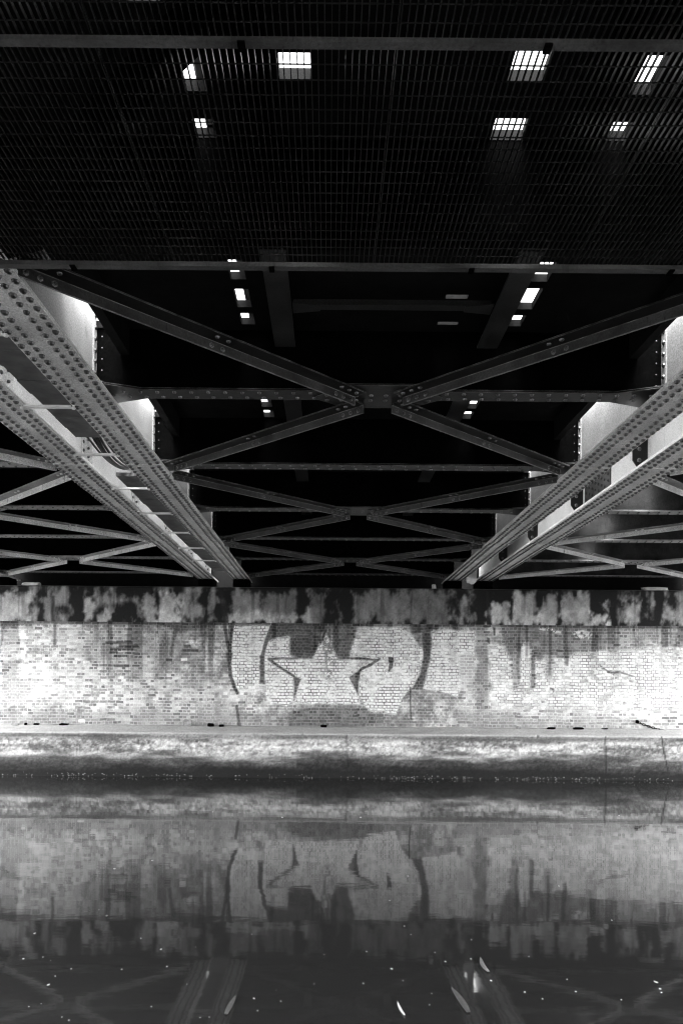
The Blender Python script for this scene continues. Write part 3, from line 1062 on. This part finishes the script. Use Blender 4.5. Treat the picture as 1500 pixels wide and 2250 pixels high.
# rubble at the foot of the wall
def lump(sx, sy, sz, seed, n=1):
    rnd = random.Random(seed)
    import bmesh
    bm = bmesh.new()
    bmesh.ops.create_icosphere(bm, subdivisions=2, radius=1)
    for q in bm.verts:
        k_ = 1 + rnd.uniform(-0.2, 0.2)
        q.co = Vector((max(-0.75, min(0.75, q.co.x)) * sx * k_, max(-0.75, min(0.75, q.co.y)) * sy * k_, max(-0.6, min(0.7, q.co.z)) * sz * k_))
    mb = MB()
    bm.verts.index_update()
    mb.v = [tuple(q.co) for q in bm.verts]
    mb.f = [tuple(q.index for q in f.verts) for f in bm.faces]
    bm.free()
    return mb


for i, (uu, sx, sz, lb) in enumerate(((35, 0.09, 0.03, 'small dark brick fragment at the wall foot, far left'), (57, 0.03, 0.03, 'tiny dark stone at the wall foot beside the far left fragment'),
                                      (80, 0.07, 0.025, 'flat dark chip at the wall foot below the white patch'), (142, 0.12, 0.03, 'long dark brick piece at the wall foot on the left'),
                                      (412, 0.10, 0.10, 'rounded dark lump of masonry at the wall foot left of the graffiti'), (463, 0.08, 0.045, 'dark broken brick on the towpath left of the graffiti'),
                                      (487, 0.06, 0.03, 'small dark stone on the towpath under the first letter'), (712, 0.08, 0.04, 'dark stone at the wall foot under the star'),
                                      (1140, 0.05, 0.04, 'small pale and dark stone below the whitewash fingers'), (1211, 0.10, 0.03, 'thin dark bar of rubble lying below the whitewashed brick'),
                                      (1271, 0.14, 0.03, 'longest dark strip of rubble against the wall foot on the right'), (1330, 0.08, 0.02, 'flat dark stone on the towpath left of the chain'))):
    p = at(uu, 1500, 16.86)
    zt = 0.98 + (16.86 - 16.07) * 0.109
    o = lump(sx * 1.2, 0.06, sz * 1.3, i).build('rubble', M_BLACK if i % 4 else M_STONE)
    o.location = (p.x, 16.86 + 0.02 * (i % 3), zt + sz * 0.6)
    o.rotation_euler = (0, 0, random.uniform(-0.3, 0.3))
    tag(o, lb, 'rubble', 'rubble along the wall foot')

# mussel shells and grit at the waterline
shl = MB()
rnd = random.Random(5)
for i in range(300):
    x = rnd.uniform(-8.5, 9)
    if rnd.random() < 0.35:
        x = rnd.choice((-5.6, -4.4, 1.8, 2.5, 4.3, 5.0)) + rnd.gauss(0, 0.4)
    z = abs(rnd.gauss(0.035, 0.022)) + 0.003
    y = 15.985
    r = rnd.uniform(0.004, 0.013)
    shl.rivet((x, y + 0.006, z), (rnd.uniform(-.3, .3), -1, rnd.uniform(-.2, .6)), r, r * 0.9, 5)
tag(shl.build('shells', M_SHELL), 'pale shells and grit crusted along the waterline of the quay', 'shells', kind='stuff')

# pale litter on the bearing shelf
for uu, vv_, sx, sz, lb in ((70, 1279, 0.2, 0.055, 'crumpled white sheet on the bearing shelf at the far left'), (1438, 1296, 0.3, 0.05, 'crumpled white sheet on the bearing shelf at the far right'),
                            (952, 1292, 0.05, 0.07, 'small white scrap on the bearing shelf right of the middle')):
    p = at(uu, vv_, 17.15)
    o = lump(sx * 1.3, 0.09, sz * 1.4, int(uu)).build('litter_sheet', M_PALE)
    o.location = (p.x, 17.15, 4.32 + sz * 0.6)
    tag(o, lb, 'litter', 'white litter on the shelf')
# floating feathers, leaf and flecks
def blade(L, wd, bend, seed):
    mb = MB()
    n = 9
    for k in range(n):
        t_ = k / (n - 1)
        hw_ = wd * 0.5 * (math.sin(math.pi * min(1, 0.12 + 0.88 * t_)) ** 0.6) * (1 if k < n - 1 else 0.1)
        cx = bend * (t_ - 0.5) ** 2 * 4
        y = (t_ - 0.5) * L
        for s, zz in ((-1, 0.004), (0, 0.010), (1, 0.004)):
            mb.v.append((cx + s * hw_, y, zz + 0.02 * (t_ - 0.5) ** 2))
        for s in (-1, 0, 1):
            mb.v.append((cx + s * hw_ * 0.98, y, 0.001 + 0.02 * (t_ - 0.5) ** 2))
    for k in range(n - 1):
        a = k * 6
        c = a + 6
        mb.f += [(a, a + 1, c + 1, c), (a + 1, a + 2, c + 2, c + 1), (a + 3, c + 3, c + 4, a + 4), (a + 4, c + 4, c + 5, a + 5), (a, c, c + 3, a + 3), (a + 2, a + 5, c + 5, c + 2)]
    mb.f += [(0, 3, 4, 1), (1, 4, 5, 2)]
    e = (n - 1) * 6
    mb.f += [(e, e + 1, e + 4, e + 3), (e + 1, e + 2, e + 5, e + 4)]
    return mb


M_FEATH = plain('feather', 0.12, 0.26, 30)
M_FEATHD = plain('dull_feather', 0.05, 0.12, 30)
for uu, v0, v1, wpx, bend, rz, mt, lb in ((1060, 2106, 2137, 9, 0.012, 0.0, M_FEATH, 'pale grey feather floating upright in view, right of centre'),
                                          (1012, 2172, 2226, 14, -0.01, 0.12, M_FEATHD, 'largest dull grey feather floating below the pale one'),
                                          (506, 2190, 2231, 11, 0.006, -0.1, M_FEATHD, 'narrow dull feather floating left of centre near the bottom'),
                                          (879, 2203, 2233, 5, 0.004, 0.14, M_FLECK, 'bright white thin feather floating at the bottom centre')):
    a = at_z(uu, v1, 0)
    c = at_z(uu, v0, 0)
    p = (a + c) / 2
    o = blade((c - a).length, wpx * p.y / F * 1.1, bend, 1).build('feather', mt)
    o.location = (p.x, p.y, 0.001)
    o.rotation_euler = (0, 0, rz)
    tag(o, lb, 'feather', 'feathers floating on the canal')

flk = None
rnd = random.Random(12)
spots = [(107, 2164, 1.9), (77, 2051, 1.2), (52, 2107, 1.3), (95, 2103, .8), (157, 2129, .9), (122, 2145, 1), (268, 2130, .9), (310, 2062, 1.0), (354, 2086, 1.5), (367, 2124, 1.1),
         (235, 2012, 1.1), (252, 1909, 1.5), (335, 1891, 1), (558, 2194, 1.4), (566, 2221, 1), (333, 2212, 1), (690, 2162, .8), (860, 2129, 1.5), (888, 2035, 1), (978, 2113, 1.2),
         (1078, 2155, 1.7), (1152, 2180, 1.6), (1264, 2179, 1.2), (1245, 2152, 1), (1440, 2158, 2.2), (1449, 2173, 1.6), (1452, 2181, 1.2), (1364, 2197, 1), (943, 2208, .9), (798, 2161, .9),
         (1034, 2107, 1.2), (955, 2093, .9), (1035, 2065, .9), (856, 1979, 1), (896, 1925, .9), (792, 1796, 1.2), (620, 1796, 1), (468, 1784, 1), (1161, 2102, .8), (805, 2091, .8), (1191, 2195, .9), (885, 2155, .8),
         (1343, 2022, .9), (1227, 1947, .9), (948, 2183, .8), (152, 2242, 1), (64, 2212, .8), (460, 2235, .8), (617, 2200, .8), (430, 2081, .7), (553, 2053, .8), (440, 2236, .8)]
for i in range(10):
    spots.append((rnd.uniform(0, 1500), 1740 + 500 * rnd.random() ** 0.8, rnd.uniform(0.4, 0.8)))
for uu, vv_, sz in spots:
    p = at_z(uu, vv_, 0)
    if flk is None:
        o = flk = lump(1, 1, 0.5, 77).build('floating_fleck', M_FLECK)
    else:
        o = flk.copy()
        COL.objects.link(o)
    r = sz * 1.15 * p.y / F * 1.15
    o.location = (p.x, p.y, 0.001)
    o.scale = (r * rnd.uniform(1.0, 1.6), r * rnd.uniform(1.6, 2.6), r * 0.8)
    o.rotation_euler = (0, 0, rnd.uniform(-.5, .5))
    tag(o, 'tiny white fleck of scum floating on the dark canal water', 'fleck', 'white flecks on the water')
